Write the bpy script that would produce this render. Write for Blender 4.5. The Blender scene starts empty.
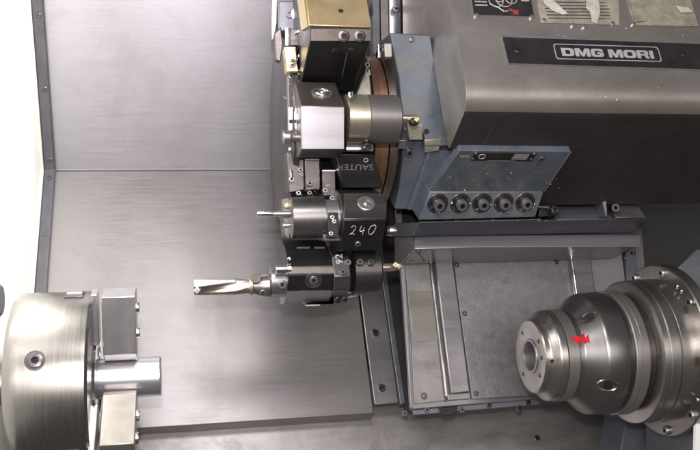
import bpy, bmesh, math, random
from mathutils import Vector as V, Matrix as M
random.seed(7)
S = bpy.context.scene
C = S.collection
R_ = math.radians
# ------------------------------------------------------------------ view: machine frame, X = spindle axis, Y = into the machine
F = 820.0
yaw, roll = R_(11.5), R_(0.92)
fw = V((math.sin(yaw), math.cos(yaw), 0)); r0 = V((math.cos(yaw), -math.sin(yaw), 0)); u0 = V((0, 0, 1))
rt = r0*math.cos(roll) - u0*math.sin(roll)
up = u0*math.cos(roll) + r0*math.sin(roll)
def ray(px, py): return fw + rt*((px-350)/F) + up*((225-py)/F)
def at(px, py, Y):
    d = ray(px, py); return d*(Y/d.y)
def depth(px, py, Y): return Y/ray(px, py).y
def onp(px, py, pl):
    d = ray(px, py); return d*(pl[0].dot(pl[1])/d.dot(pl[1]))
def plane(px, a, b):          # plane along X through two (row, Y) points
    A = at(px, a[0], a[1]); B = at(px, b[0], b[1])
    n = V((1, 0, 0)).cross(B-A).normalized()
    if n.y > 0: n = -n
    return (A, n)
# ------------------------------------------------------------------ materials
def mat(name, col, metal=0.0, rough=0.5, streak=None, sc=6.0, var=0.12, bump=0.02, dirt=0.0, dirtcol=(0.03,0.025,0.02), spec=0.5, rvar=0.1, specks=0.0, dsc=1.6, fine=60, bumpsc=None, aniso=0.0):
    m = bpy.data.materials.new(name); m.use_nodes = True
    nt = m.node_tree; N = nt.nodes; L = nt.links; b = N['Principled BSDF']
    tc = N.new('ShaderNodeTexCoord')
    mp = N.new('ShaderNodeMapping'); L.new(tc.outputs['Object'], mp.inputs[0])
    mp.inputs['Scale'].default_value = streak if streak else (1, 1, 1)
    n1 = N.new('ShaderNodeTexNoise'); n1.inputs['Scale'].default_value = sc; n1.inputs['Detail'].default_value = 8; n1.inputs['Roughness'].default_value = .65
    L.new(mp.outputs[0], n1.inputs['Vector'])
    cr = N.new('ShaderNodeValToRGB'); cr.color_ramp.elements[0].position = .3; cr.color_ramp.elements[1].position = .7
    cr.color_ramp.elements[0].color = [c*(1-var) for c in col]+[1]; cr.color_ramp.elements[1].color = [min(1, c*(1+var)) for c in col]+[1]
    L.new(n1.outputs[0], cr.inputs[0])
    n2 = N.new('ShaderNodeTexNoise'); n2.inputs['Scale'].default_value = dsc; n2.inputs['Detail'].default_value = 9; n2.inputs['Roughness'].default_value = .7; n2.inputs['Distortion'].default_value = .6
    L.new(tc.outputs['Object'], n2.inputs['Vector'])
    dr = N.new('ShaderNodeMapRange'); dr.inputs[1].default_value = .48; dr.inputs[2].default_value = .75; dr.inputs[4].default_value = dirt
    L.new(n2.outputs[0], dr.inputs[0])
    mx = N.new('ShaderNodeMix'); mx.data_type = 'RGBA'; mx.inputs[7].default_value = (*dirtcol, 1)
    L.new(dr.outputs[0], mx.inputs[0]); L.new(cr.outputs[0], mx.inputs[6])
    out = mx.outputs[2]
    if specks:
        vo = N.new('ShaderNodeTexVoronoi'); vo.inputs['Scale'].default_value = 26; L.new(tc.outputs['Object'], vo.inputs['Vector'])
        lt = N.new('ShaderNodeMath'); lt.operation = 'LESS_THAN'; lt.inputs[1].default_value = specks; L.new(vo.outputs[0], lt.inputs[0])
        m2 = N.new('ShaderNodeMix'); m2.data_type = 'RGBA'; m2.inputs[7].default_value = (.6, .58, .55, 1)
        L.new(lt.outputs[0], m2.inputs[0]); L.new(out, m2.inputs[6]); out = m2.outputs[2]
    L.new(out, b.inputs['Base Color'])
    b.inputs['Metallic'].default_value = metal
    if aniso:
        b.inputs['Anisotropic'].default_value = aniso
        tg = N.new('ShaderNodeTangent'); tg.direction_type = 'RADIAL'; tg.axis = 'X'; L.new(tg.outputs[0], b.inputs['Tangent'])
    rr = N.new('ShaderNodeMapRange'); rr.inputs[1].default_value = .3; rr.inputs[2].default_value = .7
    rr.inputs[3].default_value = max(.03, rough-rvar); rr.inputs[4].default_value = min(1, rough+rvar)
    ad = N.new('ShaderNodeMath'); ad.operation = 'ADD'
    hf = N.new('ShaderNodeMath'); hf.operation = 'MULTIPLY'; hf.inputs[1].default_value = .5
    L.new(n1.outputs[0], ad.inputs[0]); L.new(n2.outputs[0], ad.inputs[1]); L.new(ad.outputs[0], hf.inputs[0])
    L.new(hf.outputs[0], rr.inputs[0]); L.new(rr.outputs[0], b.inputs['Roughness'])
    b.inputs['Specular IOR Level'].default_value = spec
    if bump:
        n3 = N.new('ShaderNodeTexNoise'); n3.inputs['Scale'].default_value = fine; n3.inputs['Detail'].default_value = 4
        if streak and not bumpsc: L.new(mp.outputs[0], n3.inputs['Vector'])
        else: L.new(tc.outputs['Object'], n3.inputs['Vector'])
        bp = N.new('ShaderNodeBump'); bp.inputs['Strength'].default_value = bump; bp.inputs['Distance'].default_value = .02
        L.new(n3.outputs[0], bp.inputs['Height']); L.new(bp.outputs[0], b.inputs['Normal'])
    return m
XS = (.06, 1, 1)     # streaks running along X
CS = (6, .3, .3)      # turning marks round an X axis
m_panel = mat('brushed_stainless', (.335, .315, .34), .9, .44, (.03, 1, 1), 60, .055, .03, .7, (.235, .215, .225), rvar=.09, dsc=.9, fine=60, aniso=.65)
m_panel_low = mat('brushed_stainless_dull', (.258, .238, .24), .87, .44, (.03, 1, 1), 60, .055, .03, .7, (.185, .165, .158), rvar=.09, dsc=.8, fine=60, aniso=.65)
m_sheet = mat('dull_steel_sheet', (.30, .28, .275), .75, .42, (.3, 1, 1), 5, .16, .05, .85, (.15, .135, .125), rvar=.12, dsc=1.5)
m_white = mat('white_paint', (.87, .87, .82), 0, .45, None, 3, .03, .01)
m_cream = mat('cream_edge', (.60, .60, .52), 0, .5)
m_seal = mat('dark_grey_strip', (.075, .07, .08), .1, .55, (1, 1, .3), 8, .25, .05, .5, (.04, .035, .04))
m_cover = mat('grey_satin_cover', (.37, .34, .315), .72, .33, (.4, 1, 1), 3, .10, .04, .6, (.22, .19, .17), rvar=.10, fine=120, bumpsc=1, dsc=1.2)
m_under = mat('shaded_cover_grey', (.058, .050, .050), .45, .42, (1, 1, .5), 3, .2, .05, .4, (.045, .037, .036), rvar=.08)  # darker copy of the cover grey, with the underside's shade in its colour
m_blue = mat('blue_grey_paint', (.105, .122, .150), .1, .34, None, 4, .25, .08, .9, (.17, .15, .13), rvar=.16, specks=.05, dsc=2.4)
m_black = mat('black_oxide', (.022, .020, .022), .5, .36, (.2, 1, 1), 6, .3, .05, .3, (.05, .04, .038), rvar=.1)
m_blackflat = mat('matt_black', (.012, .012, .013), 0, .5, None, 6, .3, .03)
m_dark = mat('dark_steel', (.12, .105, .105), .85, .34, XS, 8, .25, .06, .4, (.06, .05, .05), rvar=.1)
m_mid = mat('grey_steel', (.295, .28, .29), .8, .34, XS, 8, .10, .03, .45, (.19, .175, .17), rvar=.09)
m_turn = mat('turned_steel', (.43, .405, .38), 1, .25, CS, 8, .07, .008, .5, (.31, .28, .245), rvar=.05, fine=14, dsc=1.2)
m_turnd = mat('turned_steel_dark', (.25, .238, .232), .92, .31, CS, 8, .05, .006, .5, (.15, .135, .125), rvar=.05, fine=14, dsc=1.4)
m_nose = mat('turned_steel_brown', (.38, .355, .335), .93, .29, CS, 8, .05, .006, .6, (.21, .182, .16), rvar=.05, fine=14, dsc=1.4)
m_bright = mat('ground_steel', (.62, .60, .64), .85, .30, XS, 8, .04, .004, .2, (.52, .49, .53), rvar=.03)
m_brown_refl = mat('brown_reflection_steel', (.28, .26, .235), .75, .36, XS, 5, .12, .03, .5, (.17, .145, .12))  # brown colour stands in for a reflection on the steel
m_redfade = mat('faded_red_print', (.28, .04, .045), 0, .4, None, 30, .3)
m_front = mat('lamp_lit_block_face', (.44, .415, .445), .9, .34, XS, 6, .06, .006, .5, (.34, .31, .33), rvar=.06, dsc=2.5)  # block steel lightened for the lamp reflected in its front
m_drill = mat('drill_steel', (.50, .465, .40), .95, .36, None, 8, .08, .01, .4, (.34, .29, .21), rvar=.05)
m_disc = mat('dark_turned_disc', (.085, .075, .073), .8, .36, CS, 8, .15, .02, .5, (.05, .043, .04), rvar=.1)
m_sleeve = mat('dark_turned_sleeve', (.235, .215, .21), .8, .34, CS, 8, .06, .02, .2, (.17, .15, .15), rvar=.05)
m_bronze2 = mat('turned_steel_pale', (.36, .335, .325), .8, .36, CS, 8, .06, .02, .3, (.26, .24, .225), rvar=.05)
m_oily = mat('brown_oily_steel', (.17, .145, .13), .8, .33, None, 5, .15, .04, .5, (.10, .08, .07), rvar=.08)
m_jaw = mat('jaw_steel', (.42, .40, .41), .7, .34, (1, 1, .2), 8, .08, .04, .3, (.29, .265, .25), rvar=.08)
m_jawb = mat('jaw_steel_warm', (.37, .335, .30), .75, .36, (1, 1, .5), 8, .08, .03, .2, (.36, .31, .26), rvar=.06)
m_gold = mat('warm_reflection_tint', (.70, .54, .31), .8, .34, (1, 1, 1), 5, .12, .05, .6, (.62, .42, .20), rvar=.1, dsc=3)  # gold colour stands in for warm reflections on the metal
m_goldr = mat('warm_reflection_ring', (.80, .73, .57), .95, .26, CS, 8, .04, .008, .3, (.62, .52, .34), rvar=.03)  # steel tinted gold to paint in warm reflections
m_copper = mat('copper_ring', (.48, .28, .17), .9, .36, CS, 7, .18, .03, .6, (.20, .12, .08), rvar=.1, dsc=3)
m_bronze = mat('dull_bronze', (.30, .24, .21), .95, .36, CS, 7, .2, .06, .5, (.14, .11, .10), rvar=.1)
m_steel = mat('shiny_steel', (.72, .70, .70), 1, .18, None, 8, .1, .02, rvar=.05)
m_screw = mat('screw_steel', (.16, .15, .16), 1, .3, None, 8, .2, .03)
m_hole = mat('hole_shade_black', (.006, .006, .006), 0, .7)  # black colour paints the shade inside holes and sockets
m_textured = mat('pebbled_steel', (.25, .235, .24), .65, .42, None, 9, .16, .22, .8, (.16, .145, .14), rvar=.08, fine=75)
m_lilac = mat('grey_lilac_steel', (.30, .28, .31), .55, .40, XS, 5, .1, .04, .4, (.24, .22, .23), rvar=.1)
m_plate = mat('black_plate', (.018, .017, .019), 0, .28, None, 5, .3, .03, .4, (.05, .035, .03), specks=.04)
m_letter = mat('silver_letters', (.42, .40, .39), .2, .45, None, 20, .1)
m_alum = mat('aluminium_edge', (.62, .60, .58), .9, .3)
m_pale = mat('dirty_pale_plate', (.36, .34, .27), .25, .42, None, 6, .3, .06, .8, (.15, .13, .075), rvar=.15, dsc=5)
m_film = mat('peeling_film', (.50, .48, .42), 0, .3, None, 9, .25, .1)
m_red = mat('red_paint', (.62, .02, .03), 0, .3, None, 10, .2)
m_scratch = mat('scratched_bare_metal', (.62, .58, .58), .3, .5)
m_ledge = mat('blue_grey_steel', (.15, .155, .18), .6, .42, XS, 5, .2, .05, .5, (.09, .085, .09))
m_casting = mat('blue_grey_casting', (.095, .10, .12), .2, .42, None, 5, .15, .1, .5, (.06, .06, .065))
m_darkwall = mat('black_back_wall', (.022, .022, .020), .1, .5, None, 4, .3, .05)
m_carb = mat('gold_carbide', (.62, .46, .22), .9, .38)
# ------------------------------------------------------------------ objects
BASE = {}
def props(o, label=None, cat=None, group=None, kind=None):
    if label: o['label'] = label
    if cat: o['category'] = cat
    if group: o['group'] = group
    if kind: o['kind'] = kind
def thing(name, label, cat, base, group=None):
    o = bpy.data.objects.new(name, None); C.objects.link(o); o.location = base; o.empty_display_size = .2
    BASE[o] = V(base); props(o, label, cat, group); return o
def mk(name, vf, m, parent=None, bevel=0, smooth=True, base=None, seg=2):
    vs, fs = vf
    if parent: b = BASE[parent]
    else:
        b = V(base) if base else sum((V(v) for v in vs), V())/len(vs)
    me = bpy.data.meshes.new(name)
    me.from_pydata([V(v)-b for v in vs], [], fs)
    bm = bmesh.new(); bm.from_mesh(me); bmesh.ops.recalc_face_normals(bm, faces=bm.faces); bm.to_mesh(me); bm.free()
    o = bpy.data.objects.new(name, me); C.objects.link(o); me.materials.append(m)
    if parent: o.parent = parent
    else: o.location = b
    BASE[o] = b
    if bevel:
        k = o.modifiers.new('bevel', 'BEVEL'); k.width = bevel; k.segments = seg; k.limit_method = 'ANGLE'; k.angle_limit = R_(40); k.harden_normals = False
    if smooth:
        me.shade_smooth()
        try: me.set_sharp_from_angle(angle=R_(32))
        except Exception: pass
    return o
def join(*vfs):
    vs, fs = [], []
    for v, f in vfs:
        n = len(vs); vs += list(v); fs += [tuple(i+n for i in q) for q in f]
    return vs, fs
def ext(poly, vec):           # closed prism: polygon + extrusion vector
    n = len(poly); vs = [V(p) for p in poly]+[V(p)+vec for p in poly]
    fs = [tuple(range(n)), tuple(range(2*n-1, n-1, -1))]+[(i, (i+1) % n, n+(i+1) % n, n+i) for i in range(n)]
    return vs, fs
def prism(pa, pb, sec, pym, Yf, pxm=None):   # along X from column pa to pb (read at row pym, depth Yf); section in (row, Y)
    xa, xb = at(pa, pym, Yf).x, at(pb, pym, Yf).x
    pm = pxm or (pa+pb)/2
    return ext([V((xa, Y, at(pm, py, Y).z)) for py, Y in sec], V((xb-xa, 0, 0)))
def cyl(p, ax, prof, n=48, phase=0, r_fn=None, cap=True):  # lathe round axis through p; prof (t, r)
    ax = V(ax).normalized(); a = ax.orthogonal().normalized()
    if abs(ax.x) > .9: a = V((0, -1, 0)) - ax*V((0, -1, 0)).dot(ax); a.normalize()
    b = ax.cross(a); vs = []; fs = []
    for t, r in prof:
        for k in range(n):
            w = 2*math.pi*k/n+phase; q = r if r_fn is None else r_fn(t, r, w)
            vs.append(V(p)+ax*t+(a*math.cos(w)+b*math.sin(w))*q)
    for i in range(len(prof)-1):
        for k in range(n):
            fs.append((i*n+k, i*n+(k+1) % n, (i+1)*n+(k+1) % n, (i+1)*n+k))
    if cap: fs.append(tuple(range(n))); fs.append(tuple(range((len(prof)-1)*n, len(prof)*n)))
    return vs, fs
def lath(py, Y, prof, pref=None, n=64):      # lathe on the X axis direction; prof (column, radius in photo px)
    pr = pref if pref is not None else prof[0][0]
    c = at(pr, py, Y); d = depth(pr, py, Y)/F
    out = []
    for px, r in prof:
        # column of the axis point at this Y, following the X direction
        x = xcol(px, c.z, Y); out.append((x-c.x, r*d))
    return cyl(c, (1, 0, 0), out, n)
def xcol(px, z, Y):
    # X of the point (X, Y, z) that projects to column px
    k = (px-350)/F
    # (P.rt) = k (P.fw)
    # X*(rt.x-k*fw.x) + Y*(rt.y-k*fw.y) + z*(rt.z-k*fw.z) = 0
    return -(Y*(rt.y-k*fw.y)+z*(rt.z-k*fw.z))/(rt.x-k*fw.x)
def proj(P):
    P = V(P); d = P.dot(fw); return 350+F*P.dot(rt)/d, 225-F*P.dot(up)/d
def box(c, ex, ey, ez):
    c = V(c); vs = [c+V(ex)*i+V(ey)*j+V(ez)*k for i in (-.5, .5) for j in (-.5, .5) for k in (-.5, .5)]
    return vs, [(0, 1, 3, 2), (4, 6, 7, 5), (0, 4, 5, 1), (2, 3, 7, 6), (0, 2, 6, 4), (1, 5, 7, 3)]
def screw(p, n, r, parent, name='screw', m=None, h=.45, head=True):
    # socket head screw: rounded rim, hexagonal socket
    n = V(n).normalized(); hh = r*h
    def hexr(t, rr, w):
        if rr > r*.6: return rr
        s = (w % (math.pi/3))-math.pi/6; return rr*math.cos(math.pi/6)/math.cos(s)
    vf = cyl(p, n, [(-.02, r), (hh*.75, r), (hh, r*.86), (hh, r*.5), (hh*.1-.001, r*.46)], 24, 0, hexr)
    o = mk(name, vf, m or m_screw, parent); o.data.materials.append(m_hole)
    b0 = BASE[parent]
    for q in o.data.polygons:
        d_ = q.center+b0-V(p); t_ = d_.dot(n)
        if (d_-n*t_).length < r*.495 and t_ > 0: q.material_index = 1  # socket faces coloured black for the shade inside
    return o
def panel_on(pl, pts, t, off=0.0):   # polygon given by photo points on plane pl, thickness t towards the viewer
    A, n = pl; pl2 = (A+n*off, n)
    return ext([onp(x, y, pl2) for x, y in pts], n*t)
def screws_on(pl, pts, r, parent, off=0.0, name='screw', m=None):
    for x, y in pts: screw(onp(x, y, (pl[0]+pl[1]*off, pl[1])), pl[1], r, parent, name, m)
def text(s, org, right, upv, size, m, parent, name='lettering', ext_=.004, bold=0.0, space=1.0, xs=1.0, align='CENTER'):
    cu = bpy.data.curves.new('t', 'FONT'); cu.body = s; cu.size = 1; cu.extrude = ext_/size/2; cu.offset = bold; cu.space_character = space
    cu.align_x = align; cu.align_y = 'CENTER'; cu.resolution_u = 4
    o = bpy.data.objects.new('t', cu); C.objects.link(o); bpy.context.view_layer.update()
    me = bpy.data.meshes.new_from_object(o.evaluated_get(bpy.context.evaluated_depsgraph_get()))
    right = V(right).normalized(); n = right.cross(V(upv)).normalized(); upv = n.cross(right)
    vs = [V(org)+right*v.co.x*size*xs+upv*v.co.y*size+n*v.co.z*size for v in me.vertices]
    fs = [tuple(p.vertices) for p in me.polygons]
    bpy.data.objects.remove(o); bpy.data.curves.remove(cu); bpy.data.meshes.remove(me)
    return mk(name, (vs, fs), m, parent, smooth=False)
def tube(pts, r, n=8):
    vs, fs = [], []
    pts = [V(p) for p in pts]
    for i, p in enumerate(pts):
        d = (pts[min(i+1, len(pts)-1)]-pts[max(i-1, 0)]).normalized(); a = d.orthogonal().normalized()
        if i: 
            a = pa - d*pa.dot(d); a.normalize()
        pa = a; b = d.cross(a)
        for k in range(n):
            w = 2*math.pi*k/n; vs.append(p+(a*math.cos(w)+b*math.sin(w))*r)
    for i in range(len(pts)-1):
        for k in range(n): fs.append((i*n+k, i*n+(k+1) % n, (i+1)*n+(k+1) % n, (i+1)*n+k))
    fs += [tuple(range(n)), tuple(range((len(pts)-1)*n, len(pts)*n))]
    return vs, fs
def ringloop(c, n, r, t, seg=28, r2=None):
    n = V(n).normalized(); a = n.orthogonal().normalized(); b = n.cross(a)
    vs, fs = [], []
    for k in range(seg):
        w = 2*math.pi*k/seg; d = a*math.cos(w)+b*math.sin(w)
        for j in range(6):
            q = 2*math.pi*j/6; vs.append(V(c)+d*(r+t*math.cos(q))+n*t*math.sin(q))
    for k in range(seg):
        for j in range(6): fs.append((k*6+j, k*6+(j+1) % 6, ((k+1) % seg)*6+(j+1) % 6, ((k+1) % seg)*6+j))
    return vs, fs

# ================================================================== THE ENCLOSURE
PL = plane(200, (170, 11.3), (425, 9.6))          # lower sloping panel
PU = plane(200, (170, 11.3), (0, 10.5))           # upper panel leaning out
def struct(name, vf, m, **k):
    o = mk(name, vf, m, **k); o['kind'] = 'structure'; return o
zc = at(200, 170, 11.3).z
xl = xcol(50, zc, 11.3); xr = at(376, 100, 10.9).x
def slab(pl, pts3, t):
    return ext(pts3, -pl[1]*t)
def pt(pl, x, py):             # point of plane pl at world X and photo row (read at column 200)
    p = onp(200, py, pl); return V((x, p.y, p.z))
xlp = at(364, 350, 10.1).x
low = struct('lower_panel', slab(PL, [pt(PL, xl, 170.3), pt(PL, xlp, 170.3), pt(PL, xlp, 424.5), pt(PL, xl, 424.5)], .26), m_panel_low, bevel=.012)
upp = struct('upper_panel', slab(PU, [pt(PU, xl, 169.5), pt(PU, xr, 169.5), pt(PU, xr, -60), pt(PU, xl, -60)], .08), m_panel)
# thin folded lip along the crease
A = pt(PU, xl, 169.6); B = pt(PU, at(275, 168, 11.2).x, 169.6)
mk('fold_seam', ext([A+V((0, -.012, .012)), A+V((0, -.02, 0)), A+V((0, -.012, -.012)), A+V((0, .01, 0))], V((B.x-A.x+.9, 0, 0))), m_bright, upp)
# long lower sheet under the panels
PF = (PL[0]-PL[1]*.27, PL[1])
xe = 6.0
fs_ = [onp(200, y, PF) for y in (380, 560)]
struct('floor', slab(PF, [V((xl-2, fs_[0].y, fs_[0].z)), V((xe, fs_[0].y, fs_[0].z)), V((xe, fs_[1].y, fs_[1].z)), V((xl-2, fs_[1].y, fs_[1].z))], .1), m_sheet)
lo = bpy.data.objects['floor']
screws_on(PF, [(537, 438)], .035, lo)
# side wall, white, running towards the viewer; hugging the fold of the two panels
cr_ = pt(PL, xl, 170); up_ = pt(PU, xl, -80); dn_ = pt(PL, xl, 480)
wx = xl-.10
struct('side_wall', ext([V((wx, cr_.y+.1, cr_.z)), V((wx, up_.y+.1, up_.z)), V((wx, 5.0, up_.z)), V((wx, 5.0, dn_.z)), V((wx, dn_.y+.3, dn_.z))], V((-.08, 0, 0))), m_white)
# dark strip with screws along the panel edge
st = thing('edge_strip', 'dark grey strip screwed down the left edge of the two panels, beside the white wall', 'edge strip', cr_)
w = .135
for pl, a, b, nm in ((PU, 169, -60, 'upper_length'), (PL, 171, 330, 'lower_length')):
    p0, p1 = pt(pl, xl-.06, a), pt(pl, xl-.06, b)
    n = pl[1]
    mk('strip', ext([p0+n*.004, p0+V((w, 0, 0))+n*.004, p1+V((w, 0, 0))+n*.004, p1+n*.004], n*.07), m_seal, st, bevel=.015)
    mk('cream_lip', ext([p0+V((-.045, 0, 0)), p0+V((-.004, 0, 0)), p1+V((-.004, 0, 0)), p1+V((-.045, 0, 0))], n*.09), m_cream, st, bevel=.01)
for pl, pts in ((PU, ((38.5, 15), (44.5, 89), (50, 160))), (PL, ((49.5, 178), (44.5, 234)))):
    screws_on(pl, pts, .032, st, .07)
# strip ends near the chuck
# rail plate between lower panel and carriage
rail = thing('rail_plate', 'grey rail plate with two socket screws between the big sloping panel and the carriage', 'rail plate', onp(380, 410, PL))
xa, xb = at(362.5, 350, 10.1).x+.03, at(388, 350, 10.1).x
mk('plate', ext([pt(PL, xa, 255), pt(PL, xb, 255), pt(PL, xb, 416), pt(PL, xa, 416)], PL[1]*.05), m_mid, rail, bevel=.01)
screws_on(PL, [(375, 333), (381.5, 388)], .05, rail, .05)
mk('side_bar', ext([pt(PL, xb+.005, 200), pt(PL, xb+.075, 200), pt(PL, xb+.075, 418), pt(PL, xb+.005, 418)], PL[1]*.09), m_ledge, rail, bevel=.01)
mk('channel', ext([pt(PL, xb+.08, 190), pt(PL, xb+.5, 190), pt(PL, xb+.5, 424), pt(PL, xb+.08, 424)], -PL[1]*.05), m_under, rail)
# tall narrow column pieces behind the turret at the top
for nm, a, b, m, Y, lab in (('column', 373, 380, m_casting, 9.9, 'blue grey vertical column behind the turret, left one of the narrow uprights at the top'),
                 ('column', 380.5, 389, m_dark, 9.98, 'dark grey vertical column between the blue grey one and the white strip'),
                 ('white_strip', 389.5, 396, m_bright, 9.95, 'pale bright vertical metal strip above the blue housing'),
                 ('post', 396.5, 401, m_seal, 9.85, 'thin dark post between the pale strip and the cover side')):
    o = mk(nm, prism(a, b, [(-60, Y), (110, Y), (110, Y+.2), (-60, Y+.2)], 20, Y), m, bevel=.01); props(o, lab, 'upright')
    if nm == 'post':
        screw(at(396, 9, Y), (0, -1, 0), .045, o)
# dark wall at the far right and behind everything
o = struct('back_wall', ext([V((xr-.3, 11.9, -3.5)), V((7.5, 11.9, -3.5)), V((7.5, 11.9, 5)), V((xr-.3, 11.9, 5))], V((0, .1, 0))), m_darkwall)
mk('dark_liner', prism(640, 800, [(150, 10.6), (440, 9.9), (440, 10.4), (150, 10.9)], 300, 10.2), m_darkwall, o)
o = struct('door_post', ext([at(697, 385, 7.6), at(760, 385, 7.6), at(760, 520, 7.4), at(693.5, 520, 7.4)], V((0, .04, 0))), m_white)

# ================================================================== HEAD COVER
hd = thing('machine_cover', 'large grey metal machine cover with name plates along its upper face and a dark underside', 'machine cover', at(560, 215, 9.0))
PH = plane(560, (0, 7.9), (88, 7.46))
nose = []
for k_ in range(13):
    q = k_/12; a0, a1, a2 = (1-q)**2, 2*q*(1-q), q*q
    nose.append((76*a0+103.3*a1+118*a2, 7.52*a0+7.3835*a1+7.58*a2))
sec = [(-90, 8.35), (0, 7.9)]+nose+[(150, 8.01), (205, 8.75), (205, 9.7), (-90, 9.7)]
sec_end = [(-90, 8.35), (0, 7.9)]+nose+[(149, 8.0), (146, 8.06), (41, 8.62), (39, 8.9), (39, 9.7), (-90, 9.7)]
xh = at(468, 98, 7.42).x
vf = join(ext([V((xh+.35, Y, at(560, py, Y).z)) for py, Y in sec], V((3.3, 0, 0))), ext([V((xh, Y, at(560, py, Y).z)) for py, Y in sec_end], V((.35, 0, 0))))
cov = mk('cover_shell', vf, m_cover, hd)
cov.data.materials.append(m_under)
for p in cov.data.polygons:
    if abs(p.normal.x) < .5 and p.normal.z < -.68: p.material_index = 1  # downward faces get the darker copy, painting in their shade
bmc = bmesh.new(); bmc.from_mesh(cov.data); bmesh.ops.remove_doubles(bmc, verts=bmc.verts, dist=.0005)
bmc.to_mesh(cov.data); bmc.free()
k = cov.modifiers.new('bevel', 'BEVEL'); k.width = .028; k.segments = 3; k.limit_method = 'ANGLE'; k.angle_limit = R_(60)
# groove line on the cover side
# brand plate
bp = mk('name_plate', panel_on(PH, [(501, 36), (790, 46), (790, 74), (507.5, 64.5)], .012, .002), m_alum, hd)
face = mk('plate_face', panel_on(PH, [(502.6, 37.3), (789, 47.4), (789, 72.2), (508.6, 63.2)], .004, .0145), m_plate, bp)
o1 = onp(608, 53.0, (PH[0]+PH[1]*.0195, PH[1])); uu = PH[1].cross(V((1, 0, 0))); uu = uu if uu.z > 0 else -uu
def rrect(x0, y0, x1, y1, rl, rr):
    pts = []
    for cx, cy, r, a0 in ((x1-rr, y1-rr, rr, 0), (x0+rl, y1-rl, rl, 90), (x0+rl, y0+rl, rl, 180), (x1-rr, y0+rr, rr, 270)):
        for k_ in range(6): a_ = R_(a0+18*k_); pts.append((cx+r*math.cos(a_), cy+r*math.sin(a_)))
    return pts
GLY = {
 'D': [('ring', rrect(0, 0, 1.16, 1, .01, .34), rrect(.36, .25, .80, .75, .01, .12))],
 'O': [('ring', rrect(0, 0, 1.22, 1, .32, .32), rrect(.36, .25, .86, .75, .12, .12))],
 'M': [('poly', [(0, 0), (0, 1), (.46, 1), (.70, .42), (.94, 1), (1.40, 1), (1.40, 0), (1.06, 0), (1.06, .60), (.82, 0), (.58, 0), (.34, .60), (.34, 0)])],
 'I': [('poly', [(0, 0), (0, 1), (.37, 1), (.37, 0)])],
 'G': [('poly', [(1.16, .66), (1.16, .80), (1.06, .95), (.88, 1), (.28, 1), (.1, .95), (0, .8), (0, .2), (.1, .05), (.28, 0), (.88, 0), (1.06, .05), (1.16, .18), (1.16, .56), (.56, .56), (.56, .36), (.80, .36), (.80, .25), (.42, .25), (.36, .3), (.36, .7), (.42, .75), (.76, .75), (.80, .66)])],
 'R': [('ring', rrect(0, .34, 1.16, 1, .01, .26), rrect(.36, .55, .80, .78, .01, .08)), ('poly', [(0, 0), (0, .338), (.36, .338), (.36, 0)]), ('poly', [(.76, .338), (1.08, .338), (1.20, 0), (.84, 0)])]}
def word(wd, x_px, row, hgt, width_px, par):
    adv = {'D': 1.26, 'M': 1.50, 'G': 1.26, 'O': 1.32, 'R': 1.30, 'I': .37}
    pl = (PH[0]+PH[1]*.0195, PH[1]); o = onp(x_px, row, pl); e_ = onp(x_px+width_px, row, pl)
    tot = sum(adv[c] for c in wd)-(.1 if wd[-1] != 'I' else 0); sx = (e_.x-o.x)/tot; x = 0; out = []
    P = lambda q: o+V((1, 0, 0))*((x+q[0])*sx)+uu*((q[1]-.5)*hgt)
    for c in wd:
        for g in GLY[c]:
            if g[0] == 'poly': out.append(ext([P(q) for q in g[1]], PH[1]*.003))
            else:
                a_, b_ = g[1], g[2]; n = len(a_); h_ = PH[1]*.003
                vs = [P(q) for q in a_]+[P(q) for q in b_]+[P(q)+h_ for q in a_]+[P(q)+h_ for q in b_]; fs = []
                for i in range(n):
                    j = (i+1) % n; fs += [(i, j, n+j, n+i), (2*n+i, 2*n+j, 3*n+j, 3*n+i), (i, j, 2*n+j, 2*n+i), (n+i, n+j, 3*n+j, 3*n+i)]
                out.append((vs, fs))
        x += adv[c]
    mk('lettering', join(*out), m_letter, par, smooth=False)
word('DMG', 561.5, 52.0, .098, 41.5, bp); word('MORI', 608.5, 53.6, .098, 44.5, bp)
# rounded outline round the letters
def outline(c, hw, hh, r, t, off, pl, m, parent, name='outline'):
    pts = []
    for sx, sy, a0 in ((1, 1, 0), (-1, 1, 90), (-1, -1, 180), (1, -1, 270)):
        for k_ in range(5):
            a_ = R_(a0+k_*22.5); pts.append((sx*(hw-r)+r*math.cos(a_), sy*(hh-r)+r*math.sin(a_)))
    X = V((1, 0, 0)); n = len(pts)
    P = lambda q, s: c+X*(q[0]*(1-0)+(-s*(1 if q[0] > 0 else -1)))+uu*(q[1]-s*(1 if q[1] > 0 else -1))
    vs = [P(q, 0) for q in pts]+[P(q, t) for q in pts]+[P(q, 0)+pl[1]*.003 for q in pts]+[P(q, t)+pl[1]*.003 for q in pts]
    fs = []
    for i in range(n):
        j = (i+1) % n
        fs += [(i, j, n+j, n+i), (2*n+i, 2*n+j, 3*n+j, 3*n+i), (i, j, 2*n+j, 2*n+i), (n+i, n+j, 3*n+j, 3*n+i)]
    return mk(name, (vs, fs), m, parent, smooth=False)
dd = depth(608, 53, 7.6)/F
outline(o1, 57.5*dd, 9.2*dd, .03, .009, 0, PH, m_letter, bp)
screw(onp(517.5, 50, (PH[0]+PH[1]*.018, PH[1])), PH[1], .03, hd, 'rivet', m_screw, .3)
screw(onp(683, 54, (PH[0]+PH[1]*.018, PH[1])), PH[1], .03, hd, 'rivet', m_screw, .3)
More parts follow.
